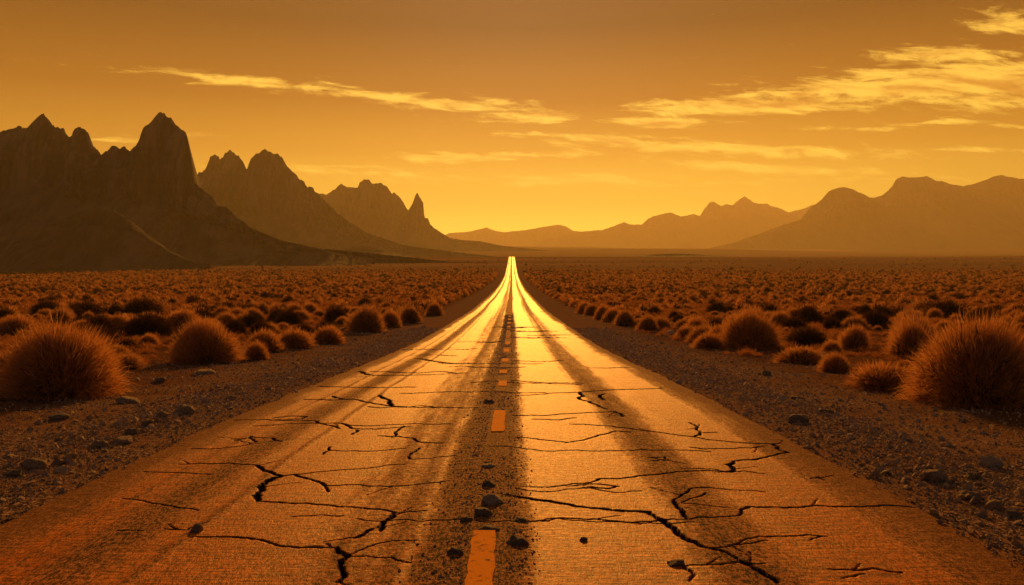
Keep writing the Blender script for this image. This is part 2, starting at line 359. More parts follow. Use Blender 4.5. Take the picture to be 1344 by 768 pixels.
# ------------------------------------------------------------------ road with real cracks
def z6(pts): return [(150 + x / 2.4145, 450 + y / 2.4145) for x, y in pts]
def z7(pts): return [(600 + x / 2.4145, 450 + y / 2.4145) for x, y in pts]
CR = [ # (photo polyline, width in photo pixels)
 (z6([(200,388),(330,388),(400,393),(450,395)]),2.2),(z6([(450,395),(465,408),(500,422),(525,430)]),4),(z6([(525,430),(570,424),(600,435),(640,447),(665,462),(675,480)]),3),
 (z6([(525,430),(490,440),(460,465),(445,490),(448,510)]),6.5),(z6([(448,510),(540,516),(660,522),(760,533),(860,542),(885,550)]),2.8),(z6([(885,550),(880,565),(850,580),(842,610)]),5),
 (z6([(570,424),(680,413),(800,405),(920,393)]),1.6),(z6([(665,460),(760,458),(880,464),(1000,455),(1060,448)]),2.2),(z6([(885,552),(940,548),(990,543)]),1.6),(z6([(815,602),(790,618),(760,632)]),4),
 (z6([(0,608),(80,608)]),1.5),(z6([(150,600),(230,602)]),2),(z6([(250,625),(360,626),(460,635),(510,655),(580,663),(700,662)]),3),(z6([(700,662),(712,680),(735,692),(710,720),(705,775)]),6),
 (z6([(735,692),(800,690),(880,697),(940,712)]),1.6),(z6([(740,690),(800,660),(850,648),(960,640)]),1.6),
 (z6([(840,170),(855,180),(870,192),(880,203)]),4),(z6([(880,203),(950,207),(1060,210),(1150,212)]),2),(z6([(600,182),(690,185),(745,182)]),2),(z6([(690,172),(715,180),(740,183)]),2.5),(z6([(745,182),(820,195),(870,203)]),1.5),
 (z6([(775,93),(800,103),(860,106)]),2.5),(z6([(860,106),(950,104),(1050,102),(1110,99)]),1.8),(z6([(650,140),(760,144),(860,145),(950,143)]),1.5),
 (z6([(380,248),(480,245),(560,250),(640,252),(690,268),(710,275)]),1.8),(z6([(500,240),(560,234),(605,237),(590,245),(510,247)]),2),
 (z6([(240,338),(330,338),(410,328),(445,318),(430,300)]),2),(z6([(380,312),(430,302),(500,308),(525,318)]),2),
 (z6([(720,258),(750,275),(830,278),(935,272)]),1.8),(z6([(750,295),(765,280)]),1.6),(z6([(835,300),(900,303),(950,310),(965,322),(1050,325)]),2.2),(z6([(880,305),(915,270)]),1.4),
 (z6([(655,360),(680,335)]),1.3),(z6([(680,347),(790,350),(920,342)]),1.2),(z6([(935,378),(1000,375),(1080,366)]),1.4),(z6([(935,378),(965,340)]),1.2),(z6([(960,52),(1010,60),(1070,68),(1120,68)]),2),
 (z7([(140,490),(200,502),(320,518),(430,535),(560,543),(610,545),(630,560)]),5),(z7([(630,560),(670,585),(700,610),(740,640),(780,660)]),6.5),(z7([(780,660),(860,678),(900,705)]),4),(z7([(900,705),(940,725),(980,748),(1020,775)]),6.5),
 (z7([(225,582),(290,578),(330,568),(450,572),(600,577),(720,572),(820,567),(890,562)]),2.4),(z7([(890,562),(905,540),(930,530),(1040,533),(1150,524),(1328,526),(1460,528)]),3.2),
 (z7([(735,570),(720,545),(700,525),(690,510)]),4.5),(z7([(690,510),(715,490),(750,470),(800,468)]),2.2),(z7([(720,515),(780,495),(790,485)]),1.5),(z7([(715,518),(800,528),(870,533)]),1.5),(z7([(800,468),(980,480)]),1.1),
 (z7([(210,467),(280,468),(340,462),(450,438),(560,432),(700,415),(800,410),(870,415)]),2.6),(z7([(870,415),(880,405),(862,390),(880,378)]),4.5),(z7([(880,378),(950,373),(1010,360),(1055,353)]),3),(z7([(1055,353),(1020,340),(1005,325)]),3.5),
 (z7([(360,262),(480,268),(560,280),(660,290),(760,302),(860,315),(1000,324),(1030,322)]),1.9),(z7([(745,335),(780,340),(870,338),(985,330)]),2),(z7([(755,300),(775,285),(765,268),(740,255)]),2.4),(z7([(775,287),(825,285)]),1.3),
 (z7([(190,307),(260,312),(350,322),(390,316),(450,298),(510,285),(550,290)]),2.2),(z7([(180,238),(280,236),(380,228),(500,222)]),2.2),(z7([(500,222),(515,228),(525,238)]),3.2),(z7([(240,248),(320,250),(375,242)]),1.5),
 (z7([(190,170),(240,168),(300,163),(400,160),(480,153),(560,150),(650,148)]),2),(z7([(390,162),(385,178)]),3),(z7([(385,178),(420,190),(450,205),(475,215)]),3),(z7([(470,165),(465,185)]),1.6),
 (z7([(170,123),(230,127),(300,133),(390,136)]),1.8),(z7([(180,60),(260,62),(330,58)]),1.3),(z7([(420,82),(540,80)]),1.5),
 (z7([(820,665),(900,650),(960,628),(1060,625),(1180,625)]),2),(z7([(870,655),(990,640)]),1.4),(z7([(740,768),(750,740),(720,722)]),3),(z7([(720,722),(800,718),(900,712),(980,715)]),1.8),(z7([(1190,730),(1328,726),(1420,740)]),2.6),(z7([(1230,760),(1300,745)]),1.6),
 (z7([(350,465),(430,455),(510,462),(480,470),(400,468)]),2.6),(z7([(610,370),(660,368),(675,380),(620,380)]),2),(z7([(1125,435),(1150,430),(1170,440)]),2),
 (z6([(90,412),(180,416),(300,424)]),1.1),(z6([(20,500),(140,520),(260,540)]),1.1),(z6([(560,560),(640,556),(720,560)]),1.1),
]
def jag(P, n=3, amp=.10):
    P = [np.array(p) for p in P]
    for k in range(n):
        Q = [P[0]]
        for a, b in zip(P, P[1:]):
            v = b - a; nn = np.array([-v[1], v[0]])
            Q += [(a + b) / 2 + nn * RNG.uniform(-amp, amp), b]
        P = Q
    return np.array(P)
def loose_band(u, y):
    """0 = polished wheel path, 1 = dark loose aggregate; u is measured from the road axis"""
    w = u + .16 * (fbm(y * .05, u * .2, 51, 3) - .5) + .10 * (fbm(y * .6, u * 1.5, 52, 4) - .5)
    b = lambda c, hw, sf: 1 - sstep(np.abs(w - c), hw - sf, hw + sf)
    v = np.maximum.reduce([b(-2.42, .24, .24) * .74, b(.06, .36, .24) * 1.02, b(1.88, .36, .36) * .68, b(-.70, .46, .42) * .60,
                           sstep(np.abs(w) + .25 * (fbm(y * .35, u * 0 + np.sign(u) * 5, 53, 4) - .5), 2.75, 3.55), b(-2.0, .05, .06) * .5, b(-2.86, .05, .06) * .45, b(3.05, .12, .2) * .18, b(-3.05, .12, .2) * .2])
    st = fbm(u * 4.5, y * .022, 55, 4, .6) - .5
    v = v * .92 + st * .75 * (1 - .5 * v) + .03
    return np.clip(v, 0, 1)
def build_road():
    ys = list(np.arange(-30, 3.4, 1.5)); d = 3.4
    while d < 1180: ys.append(d); d += min(max(.012, d * d * .00019), 8.0)
    ys = np.array(ys)
    us = np.linspace(-3.74, 3.74, 640); X, Y = np.meshgrid(us + XR, ys); U = X - XR
    crack = np.zeros_like(X); dirt = np.zeros_like(X)
    def carve(P, W):
        for (a, b, wa) in zip(P, P[1:], W):
            hw = wa * .5; pad = hw * 2.6
            i0, i1 = np.searchsorted(ys, [min(a[1], b[1]) - pad, max(a[1], b[1]) + pad]); j0, j1 = np.searchsorted(us + XR, [min(a[0], b[0]) - pad, max(a[0], b[0]) + pad])
            if i1 <= i0 or j1 <= j0: continue
            x, y = X[i0:i1, j0:j1], Y[i0:i1, j0:j1]; v = b - a; l2 = max(v @ v, 1e-9)
            t = np.clip(((x - a[0]) * v[0] + (y - a[1]) * v[1]) / l2, 0, 1)
            ds = np.hypot(x - a[0] - t * v[0], y - a[1] - t * v[1])
            crack[i0:i1, j0:j1] = np.maximum(crack[i0:i1, j0:j1], 1 - sstep(ds, hw * .5, hw * 1.2))
            dirt[i0:i1, j0:j1] = np.maximum(dirt[i0:i1, j0:j1], 1 - sstep(ds, hw * .9, hw * 1.7))
    for poly, wpx in CR:
        G = jag([at(*p) for p in poly], 3, .11)
        n = len(G); dd = G[:, 1]
        taper = np.minimum(1, np.minimum(np.arange(n) + 1, n - np.arange(n)) / max(2, n * .12)) * .5 + .5
        W = wpx * dd / F * 1.02 * (.65 + .7 * RNG.random(n)) * taper
        # a flat-lying crack must stay as deep across the view as the photo's line is tall
        seg = np.diff(G, axis=0, append=G[-1:]); hor = np.abs(seg[:, 0]) / (np.hypot(seg[:, 0], seg[:, 1]) + 1e-9)
        W = W * (1 + hor * np.clip(dd / 9.0, .5, 3.0) * .5)
        W = np.maximum(W, dd * dd * .00019 * 1.7)
        carve(G, W)
        if wpx >= 1.8:                                                  # hairlines that branch off
            for _ in range(RNG.integers(0, 3)):
                k = RNG.integers(0, n); a = RNG.choice([-1, 1]) * RNG.uniform(.3, 1.3) + (0 if RNG.random() < .5 else math.pi); ln = RNG.uniform(.12, .42) * dd[k] / 8
                B = jag([G[k] + np.array((math.cos(a), math.sin(a) * 1.2)) * ln * t for t in (0, .35, .7, 1)], 2, .14)
                carve(B, np.linspace(1, .4, len(B)) * .010 * max(1, dd[k] / 8))
    # finer transverse cracks all the way down the road
    y = 6.0
    while y < 48:
        for _ in range(1):
            if y > 9 and RNG.random() < .35: continue
            x0 = RNG.uniform(-3.5, 2.0); ln = RNG.uniform(.6, 2.8); yy = y + RNG.uniform(0, y * .05)
            pts = [np.array((XR + x0 + ln * k / 5, yy + RNG.uniform(-.12, .12) * (yy / 8))) for k in range(6)]
            G = jag(pts, 3, .15); carve(G, np.full(len(G), max(.009 * max(1, yy / 7) * RNG.uniform(.6, 1.3), yy * yy * .00019 * 1.6)))
        y += max(.8, y * .085)
    lo = loose_band(U, Y)
    Z = PROF(Y) + .012 * (1 - (U / 3.74) ** 2) - .02 * sstep(np.abs(U), 3.5, 3.74) - .02 * np.exp(-((np.abs(U) - 1.9) / .5) ** 2) * 0
    Z += lo * (.010 * fbm(X * 9, Y * 9, 61, 3) + .004) * (Y < 60) + (fbm(X * .8, Y * .5, 63, 3) - .5) * .02
    edge = sstep(np.abs(U) + .16 * (fbm(Y * .7, U * 0 + np.sign(U) * 9, 65, 4) - .5), 3.58, 3.72)
    Z -= edge * .09
    Z -= crack * np.clip(.028 + .0025 * Y, 0, .05)
    me = mesh_np("road", np.stack([X, Y, Z], -1).reshape(-1, 3), *grid_faces(len(ys), len(us)), smooth=True)
    attr(me, 'loose', lo); attr(me, 'crack', dirt)
    link("road", me, M_ROAD, kind='structure', label="long straight cracked asphalt road with bright worn wheel tracks")
build_road()

def build_markings():
    V = []; Fc = []
    rows = [(3.9, 5.68)]
    y0 = [(9.9, 11.55)]
    spans = [(3.7, 5.75), (9.75, 11.55), (15.0, 16.0), (17.8, 18.8), (21.6, 22.9)]
    y = 26.0
    while y < 190: spans.append((y, y + 1.5 + y * .012)); y += 3.6 + y * .03
    rr = np.random.default_rng(3)
    for a, b in spans:
        hw = .085; n = max(3, int((b - a) / .12)); base = len(V)
        cx = XR + .115 + rr.uniform(-.015, .015)
        for i in range(n + 1):
            yy = a + (b - a) * i / n; e = .5 if i in (0, n) else 1
            l, r_ = cx - hw * e ** .12 + rr.uniform(-.008, .008), cx + hw * e ** .12 + rr.uniform(-.008, .008)
            for q in range(4):
                x = l + (r_ - l) * q / 3; zz = float(PROF(yy)) + .012 + .018 + (float(fbm(x * .8, yy * .5, 63, 3)) - .5) * .02
                V.append((x, yy, zz))
        for i in range(n):
            for q in range(3):
                k = base + i * 4 + q; Fc.append((k, k + 1, k + 5, k + 4))
    Fc = np.array(Fc)
    me = mesh_np("road_markings", V, Fc.ravel(), np.full(len(Fc), 4))
    link("road_markings", me, M_PAINT, kind='structure', label="faded orange dashes along the middle of the road")
build_markings()

# ------------------------------------------------------------------ mountains
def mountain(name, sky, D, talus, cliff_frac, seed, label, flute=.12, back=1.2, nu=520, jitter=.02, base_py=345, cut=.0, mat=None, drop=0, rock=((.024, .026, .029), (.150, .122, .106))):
    """A range built in the round: scree apron, fluted cliff band and far slope under a skyline at distance D."""
    sky = np.array(sky, float)
    X0, X1 = (sky[0, 0] - CX) / F * D, (sky[-1, 0] - CX) / F * D
    u = np.linspace(X0, X1, nu)
    top = CAMZ + (HY - np.interp(u, (sky[:, 0] - CX) / F * D, sky[:, 1])) / F * D
    gz = ground(u, np.full_like(u, D)) - drop
    H = np.maximum(top - gz, .5); Hm = H.max()
    top = top + (fbm(u / Hm * 26, u * 0, seed, 4) - .5) * jitter * Hm * sstep(H, .12 * Hm, .4 * Hm)
    cell = lambda w, sd: _hash(np.floor(u / w + 1.5 * fbm(u / w * .3, u * 0, sd, 2)), u * 0, sd) - .5
    pxm = D / F
    top = top + (cell(9 * pxm, seed) * 1.1 + cell(4 * pxm, seed + 2) * .8) * jitter * Hm * .8 * sstep(H, .25 * Hm, .55 * Hm)
    H = np.maximum(top - gz, .5)
    k = np.ones(9) / 9; Hs = np.convolve(np.pad(H, 60, mode='edge'), np.ones(121) / 121, 'valid')
    cb = np.minimum(cliff_frac * Hs * (.85 + .3 * fbm(u / Hm * 3, u * 0, seed + 3, 3)), H * .92)      # foot of the cliffs
    ft = talus * Hs / max(Hs.max(), 1) * (.7 + .6 * fbm(u / Hm * 2.2, u * 0 + 4, seed + 5, 3)) + 4
    cd = .30 * H
    rows = []
    nt, nc, nb = 46, 44, 16
    for i in range(nt):
        t = i / (nt - 1); yy = D - cd - ft * (1 - t)
        prof = t ** 1.55
        g = ground(u, yy) - 3 - drop
        gul = (ridged(u / Hm * 5 + .3 * t, t * 1.3 + u * 0, seed + 9, 4) - .5) * .34 * cb * math.sin(math.pi * min(1, t * .95)) * (.4 + t * .6)
        rows.append(np.stack([u, yy, g + (gz + cb - g) * prof + gul * (1 if t < .98 else .5)], -1))
    for i in range(1, nc + 1):
        t = i / nc
        z = gz + cb + (H - cb) * t
        lean = t ** 3.2
        yy = D - cd + cd * lean * .9 + cd * .1 * t
        fl = (1 - ridged(u / Hm * 16 + .25 * fbm(u / Hm * 4, t * 2 + u * 0, seed + 1, 2), t * .5 + u * 0, seed + 11, 3) - .5) + 1.1 * (1 - ridged(u / Hm * 5.5, t * .4 + u * 0, seed + 15, 2) - .5)
        led = (fbm(u / Hm * 3, t * 9 + u * 0, seed + 17, 3) - .5) * .5
        yy = yy - (fl + led * .6) * flute * 2.0 * Hm * (1 - t ** 5) * min(1, (t + .05) * 6)
        rows.append(np.stack([u, yy, z], -1))
    for i in range(1, nb + 1):
        t = i / nb; yy = D + back * Hs * t + 1
        g = ground(u, yy) - 5 - drop
        rows.append(np.stack([u, yy, (gz + H) + (g - gz - H) * t ** .8 + (fbm(u / Hm * 6, t * 4 + u * 0, seed + 21, 4) - .5) * .25 * H * math.sin(math.pi * t)], -1))
    V = np.stack(rows, 0)
    me = mesh_np(name, V.reshape(-1, 3), *grid_faces(V.shape[0], nu), smooth=True)
    sc_ = np.zeros(V.shape[:2]); sc_[:nt - 2] = 1; sc_[nt - 2:nt + 3] = np.array([.8, .6, .4, .25, .1])[:, None]; attr(me, 'scree', sc_)
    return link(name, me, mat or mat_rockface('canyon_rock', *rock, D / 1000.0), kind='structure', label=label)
SK_A = [(-420,230),(-330,190),(-250,175),(-120,165),(-60,172),(0,171),(15,168),(35,170),(43,170),(46,163),(52,158),(58,154),(63,153.5),(68,158),(73,168),(80,172),(84,170),(92,178),(99,178.5),(101,171),(106,169),(114,170),(119,178),(122,188),(128,193),(133,201),(138,203),(143,198),(150,193),(157,194),(166,197),(173,201),(176,194),(179,191),(185,189),(187,178),(190,171),(194,167),(201,165),(203,158),(206,153),(209,152),(211,148),(218,147),(221,151),(225,153),(228,160),(233,166),(236,167),(241,173),(247,178),(249,190),(252,205),(255,228),(257,240),(270,252),(300,275),(330,299),(370,316),(420,326),(480,332),(540,338),(600,345),(640,350)]
SK_B = [(150,250),(225,238),(257,233),(262,228),(267,229),(272,220),(277,208),(285,206),(290,207),(296,204),(303,198),(310,200),(318,209),(325,222),(330,212),(340,201),(350,197.5),(354,198),(358,202),(366,201),(374,210),(383,223),(392,233),(403,244),(412,249),(420,256),(432,268),(450,285),(480,305),(530,322),(600,331),(660,338),(730,346)]
SK_C = [(330,262),(380,250),(411,249),(420,255),(430,256.5),(440,249),(448,241),(456,246),(463,246),(470,247),(473,240),(478,236),(485,236),(489,242),(500,241),(508,244),(515,254),(518,252),(522,256),(530,267),(536,276),(541,268),(545,258),(548,253.5),(551,259),(556,266),(557,285),(562,287),(565,295),(575,303),(590,312),(605,315),(632,317),(655,322),(690,326),(730,330),(790,335),(860,341)]
SK_D = [(560,318),(590,306),(615,304.5),(625,302),(639,299),(650,303),(663,305),(690,302),(712,298),(732,295),(742,297),(752,303),(790,307),(860,318)]
SK_E = [(700,318),(752,305),(790,302),(800,299),(808,296),(819,292),(826,295),(832,295),(842,295),(850,288),(855,285),(865,282),(880,279),(893,284),(902,283),(910,281),(918,284),(924,274),(930,267),(937,265),(945,270),(952,268),(960,269),(969,263),(977,258),(984,263),(990,267),(997,268),(1005,267),(1012,271),(1020,273),(1035,279),(1050,275),(1070,268),(1090,266),(1150,280),(1250,300)]
SK_F = [(930,326),(965,318),(990,309),(1020,298),(1050,288),(1060,276),(1066,270),(1078,262),(1083,255),(1088,251),(1096,247),(1103,246),(1112,247),(1120,250),(1135,257),(1145,260),(1152,258),(1160,255),(1165,250),(1170,244),(1175,236),(1183,232),(1192,234),(1204,233),(1215,232),(1222,235),(1230,238),(1250,243),(1262,245),(1272,243),(1280,241),(1288,238),(1295,235),(1303,232),(1312,230.5),(1325,233),(1338,236),(1344,235),(1400,225),(1480,240),(1600,255),(1750,290),(1900,320)]
mountain("far_mountain", SK_D, 9000, 900, .85, 71, "palest lowest mountains on the horizon behind the road's end", flute=.03, jitter=.01, drop=60, rock=((.20, .14, .09), (.42, .31, .21)))  # rock colour lightened, distance haze painted into it
mountain("far_mountain", SK_E, 7900, 900, .72, 73, "pale jagged mountain ridge right of the road's end", flute=.05, jitter=.015, drop=30, rock=((.20, .14, .09), (.42, .31, .21)))  # pale rock carries part of the haze over this ridge
mountain("mountain", SK_F, 4700, 650, .70, 75, "hazy flat-topped mountain range filling the right horizon", flute=.07, jitter=.012, nu=640, drop=10, rock=((.10, .075, .055), (.24, .18, .13)))  # rock lighter than the near cliffs: some haze brightness is in its colour
mountain("mountain", SK_C, 2700, 430, .48, 77, "hazy brown rock ridge ending in a thin spire left of the road", flute=.09, nu=520)
mountain("mountain", SK_B, 1600, 310, .45, 79, "twin round-topped brown rock towers behind the dark cliffs", jitter=.03, flute=.10)
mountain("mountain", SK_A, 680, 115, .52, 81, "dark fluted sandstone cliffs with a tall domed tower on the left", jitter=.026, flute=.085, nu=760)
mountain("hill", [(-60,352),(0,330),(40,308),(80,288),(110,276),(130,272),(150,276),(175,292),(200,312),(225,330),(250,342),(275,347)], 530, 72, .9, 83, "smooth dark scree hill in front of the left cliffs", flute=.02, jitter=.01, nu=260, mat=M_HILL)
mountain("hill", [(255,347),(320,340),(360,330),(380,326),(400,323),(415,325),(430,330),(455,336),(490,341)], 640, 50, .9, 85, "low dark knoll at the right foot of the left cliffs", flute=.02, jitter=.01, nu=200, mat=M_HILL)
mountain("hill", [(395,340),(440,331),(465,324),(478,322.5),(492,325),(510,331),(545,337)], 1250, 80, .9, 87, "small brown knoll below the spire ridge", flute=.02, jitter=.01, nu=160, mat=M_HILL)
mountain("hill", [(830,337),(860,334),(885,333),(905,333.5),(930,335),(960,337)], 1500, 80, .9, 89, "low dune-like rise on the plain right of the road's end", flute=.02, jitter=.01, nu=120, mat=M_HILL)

# ------------------------------------------------------------------ dry bushes
def blades_mesh(name, n, w, seed, squash=1.0, inner=(0.0, .12), length=(.72, 1.04), droop=.12, emin=-.02, fuzz=0, tone=(0, 1)):
    """Unit bush (radius 1, height ~1): stalks that fan out from the base, plus short twigs near the shell."""
    r = np.random.default_rng(seed)
    az = r.uniform(0, 2 * math.pi, n); sz = emin + (1 - emin) * r.random(n) ** .92; cz = np.sqrt(np.clip(1 - sz ** 2, 0, 1))
    dirs = np.stack([cz * np.cos(az), cz * np.sin(az), sz], 1)
    lump = (.82 + .22 * vnoise(np.cos(az) * 1.7 + 9, np.sin(az) * 1.7 + sz * 2 + 9, seed) + .13 * vnoise(np.cos(az) * 4 + 9, np.sin(az) * 4 + sz * 4 + 9, seed + 1)) * np.where(r.random(n) < .05, 1.07, 1)
    Ln = r.uniform(*length, n) * lump
    root = np.stack([r.normal(0, inner[1], n), r.normal(0, inner[1], n), np.zeros(n)], 1)
    start = np.zeros(n)
    if fuzz:
        k = r.random(n) < fuzz; start[k] = r.uniform(.45, .85, k.sum())
    tip = root * .6 + dirs * Ln[:, None]
    tip[:, 2] -= droop * Ln ** 2 * cz * .6
    jit = r.normal(0, .038, (n, 3)); tip += jit; tip[:, 2] = np.maximum(tip[:, 2], .01)
    p0 = root + (tip - root) * start[:, None]
    p1 = root + (tip - root) * (start + (1 - start) * .55)[:, None]; p1[:, 2] += .06 * cz * Ln
    k = start > 0; p0[k] += r.normal(0, .03, (k.sum(), 3)); p0[k, 2] = np.maximum(p0[k, 2], .02)
    side = np.cross(dirs, r.normal(0, 1, (n, 3))); side /= np.linalg.norm(side, axis=1)[:, None] + 1e-9
    ww = w * r.uniform(.6, 1.3, n)[:, None]
    V = np.stack([p0 - side * ww * .5, p0 + side * ww * .5, p1 + side * ww * .42, p1 - side * ww * .42, tip], 1).reshape(-1, 3)
    V[:, 2] *= squash
    b = np.arange(n) * 5
    q = np.stack([b, b + 1, b + 2, b + 3], 1); t3 = np.stack([b + 3, b + 2, b + 4], 1)
    flat = np.concatenate([q.ravel(), t3.ravel()]); tot = np.concatenate([np.full(n, 4), np.full(n, 3)])
    me = mesh_np(name, V, flat, tot)
    attr(me, 'tone', np.repeat(tone[0] + (tone[1] - tone[0]) * r.random(n), 5))
    return me
HERO = []
for i in range(2):
    fm = blades_mesh(f"hero_foliage{i}", 19000, .0065, 100 + i, fuzz=.68); fm.materials.append(M_RUST)
    sm = blades_mesh(f"hero_stems{i}", 9000, .010, 140 + i, length=(.55, .88), fuzz=.3); sm.materials.append(M_CORE)
    HERO.append((fm, sm))
MED = []
for i in range(4):
    fm = blades_mesh(f"mid_foliage{i}", 5200, .013, 200 + i, fuzz=.66, inner=(0, .16)); fm.materials.append(M_RUST)
    sm = blades_mesh(f"mid_stems{i}", 3000, .020, 240 + i, length=(.55, .88), fuzz=.3, inner=(0, .16)); sm.materials.append(M_CORE)
    MED.append((fm, sm))
DRK = []
for i in range(2):
    fm = blades_mesh(f"dark_foliage{i}", 3600, .018, 260 + i, fuzz=.5, inner=(0, .18)); fm.materials.append(M_DARKBUSH)
    sm = blades_mesh(f"dark_stems{i}", 1300, .024, 280 + i, length=(.50, .85), fuzz=.3, inner=(0, .16)); sm.materials.append(M_CORE)
    DRK.append((fm, sm))

TAKEN = []
def bush(x, y, wr, h, var, label, group, i=0, cat='bush'):
    z = float(ground(x, y)) - .01
    r = bpy.data.objects.new("dry_bush", None); r.empty_display_size = .2; COL.objects.link(r)
    r.location = (x, y, z); r.rotation_euler = (random.uniform(-.09, .09), random.uniform(-.09, .09), random.uniform(0, 6.28)); r.scale = (wr, wr, h)
    tag(r, label, cat, group)
    fm, sm = var[i % len(var)]
    for nm, me in (("foliage", fm), ("stems", sm)):
        o = bpy.data.objects.new(nm, me); COL.objects.link(o); o.parent = r
    TAKEN.append((x, y, wr))
G_ALL = "dry bushes scattered over the desert plain"
# (x, base row, width, height) in photo pixels -> placed on the ground where the photo shows them
HB = [
 (78,524,165,100,'H',"big rust bush at the left edge, largest bush left of the road"),
 (268,478,97,64,'H',"round rust bush with a dark centre, second nearest on the left verge"),
 (335,472,36,26,'M',"small rust tuft just right of the round bush on the left verge"),
 (385,460,56,28,'M',"low wide rust bush in the left front row, between the small tuft and the road"),
 (430,452,46,26,'M',"rust bush with a flat top in the left front row before the tall pale one"),
 (480,437,52,38,'M',"tall rounded rust bush in the left front row where the road narrows"),
 (512,430,32,25,'M',"rust bush touching the right side of the tall rounded one, left row"),
 (539,425,32,25,'M',"rust bush in the left row, third past the tall rounded one"),
 (570,415,26,20,'M',"smallish rust bush ending the clear left roadside row"),
 (195,443,78,34,'D',"wide dark bush behind the round bush on the left"),
 (130,438,48,28,'D',"dark bush above and behind the biggest left bush"),
 (60,413,40,22,'D',"small dark dome bush near the left edge, far behind the biggest bush"),
 (110,414,56,22,'D',"pair-wide dark bush in the second line at far left"),
 (186,413,56,24,'D',"dark bush in the second line between the left edge and the road"),
 (160,487,56,26,'M',"low orange tuft between the two biggest left bushes"),
 (342,444,38,26,'D',"dark dome bush behind the low wide rust bush, left side"),
 (379,426,40,22,'D',"dark dome bush in the left second line near the road"),
 (240,430,50,26,'M',"orange bush directly behind the round bush on the left"),
 (20,440,60,28,'M',"orange bush cut by the left edge behind the biggest bush"),
 (1284,538,180,122,'H',"huge rust bush at the right edge, largest of all the bushes"),
 (985,461,84,56,'H',"round rust bush standing alone at the right verge"),
 (1097,490,46,30,'M',"small rust tuft on bare gravel between the lone bush and the huge bush"),
 (1160,515,98,36,'M',"low spreading rust bush at the left foot of the huge bush"),
 (1050,478,70,24,'M',"low orange tuft right of the lone round bush"),
 (1196,472,62,58,'M',"upright dark-centred bush behind the huge bush"),
 (1122,460,44,36,'M',"dome-shaped bush behind the small tuft on the right"),
 (930,459,46,22,'M',"low orange tuft at the left foot of the lone round bush"),
 (902,447,36,20,'M',"small rust bush left of the lone round bush at the road's verge"),
 (850,435,32,24,'M',"rust bush in the right front row, nearest the road of its row"),
 (820,428,30,24,'M',"rust bush in the right front row, next one beyond the nearest"),
 (792,420,28,22,'M',"rust bush in the right front row, middle of the row"),
 (768,412,24,18,'M',"small rust bush far along the right front row"),
 (1104,428,40,24,'D',"dark dome bush in the right second line above the small tuft"),
 (1052,424,40,20,'D',"dark dome bush in the right second line above the low orange tuft"),
 (1150,432,50,24,'D',"wide dark bush in the right second line beside the upright bush"),
 (1002,414,34,18,'D',"small dark bush in the right third line above the lone bush"),
 (941,411,30,18,'D',"small dark bush in the right third line nearer the road"),
 (1240,418,60,26,'D',"dark bush peeking over the left shoulder of the huge bush"),
]
for k, (px, py, wpx, hpx, v, lab) in enumerate(HB):
    x, d = at(px, py); wr = wpx / F * d * .5; h = hpx / F * d
    d2 = d + wr * .8; x2 = x * d2 / d
    sc = d2 / d
    bush(x2, d2, wr * sc * 1.0, h * sc * 1.0, {'H': HERO, 'M': MED, 'D': DRK}[v], lab, G_ALL, k)

def verge(side, y): return (6.7 if side > 0 else 7.7) + .9 * (float(vnoise(y * .13, side * 5.0, 91)) - .5)
def density(x, y): return fbm(np.asarray(x) / 9., np.asarray(y) / 9., 95, 3)
cand = []
rr = np.random.default_rng(21)
need = 292 - len(HB)
while len(cand) < 9000:
    y = 13 + 52 * math.sqrt(rr.random()); x = rr.uniform(-1, 1) * (.70 * y + 1.5)
    cand.append((y, x))
made = 0
cand2 = []
for y, x in cand:
    side = 1 if x > XR else -1; a = abs(x - XR); vg = verge(side, y)
    if a < vg: continue
    if y < 24 and a < vg + 4.5 * (24 - y) / 10: continue
    row = a < vg + 1.6
    wr = rr.uniform(.42, .85) if row else rr.choice([rr.uniform(.22, .45), rr.uniform(.4, .95)], p=[.45, .55])
    if any((x - p) ** 2 + (y - q) ** 2 < (.80 * (wr + w)) ** 2 for p, q, w in TAKEN): continue
    if made >= need: break
    h = wr * rr.uniform(.85, 1.45)
    dark = (not row) and rr.random() < .42 and wr > .4
    sname = "right" if side > 0 else "left"
    zone = "in the roadside row" if row else ("on the near plain" if y < 30 else ("on the middle plain" if y < 46 else "farther out on the plain"))
    size = "tuft" if wr < .42 else ("big dome bush" if wr > .72 else "dome bush")
    lab = f"{'dark brown' if dark else 'rust orange'} {size} {zone} {sname} of the road"
    bush(x, y, wr, h, DRK if dark else MED, lab, f"{'dark' if dark else 'rust'} {size}s {zone}, {sname} side".replace("bushs", "bushes"), made)
    made += 1
print("bushes", made + len(HB))

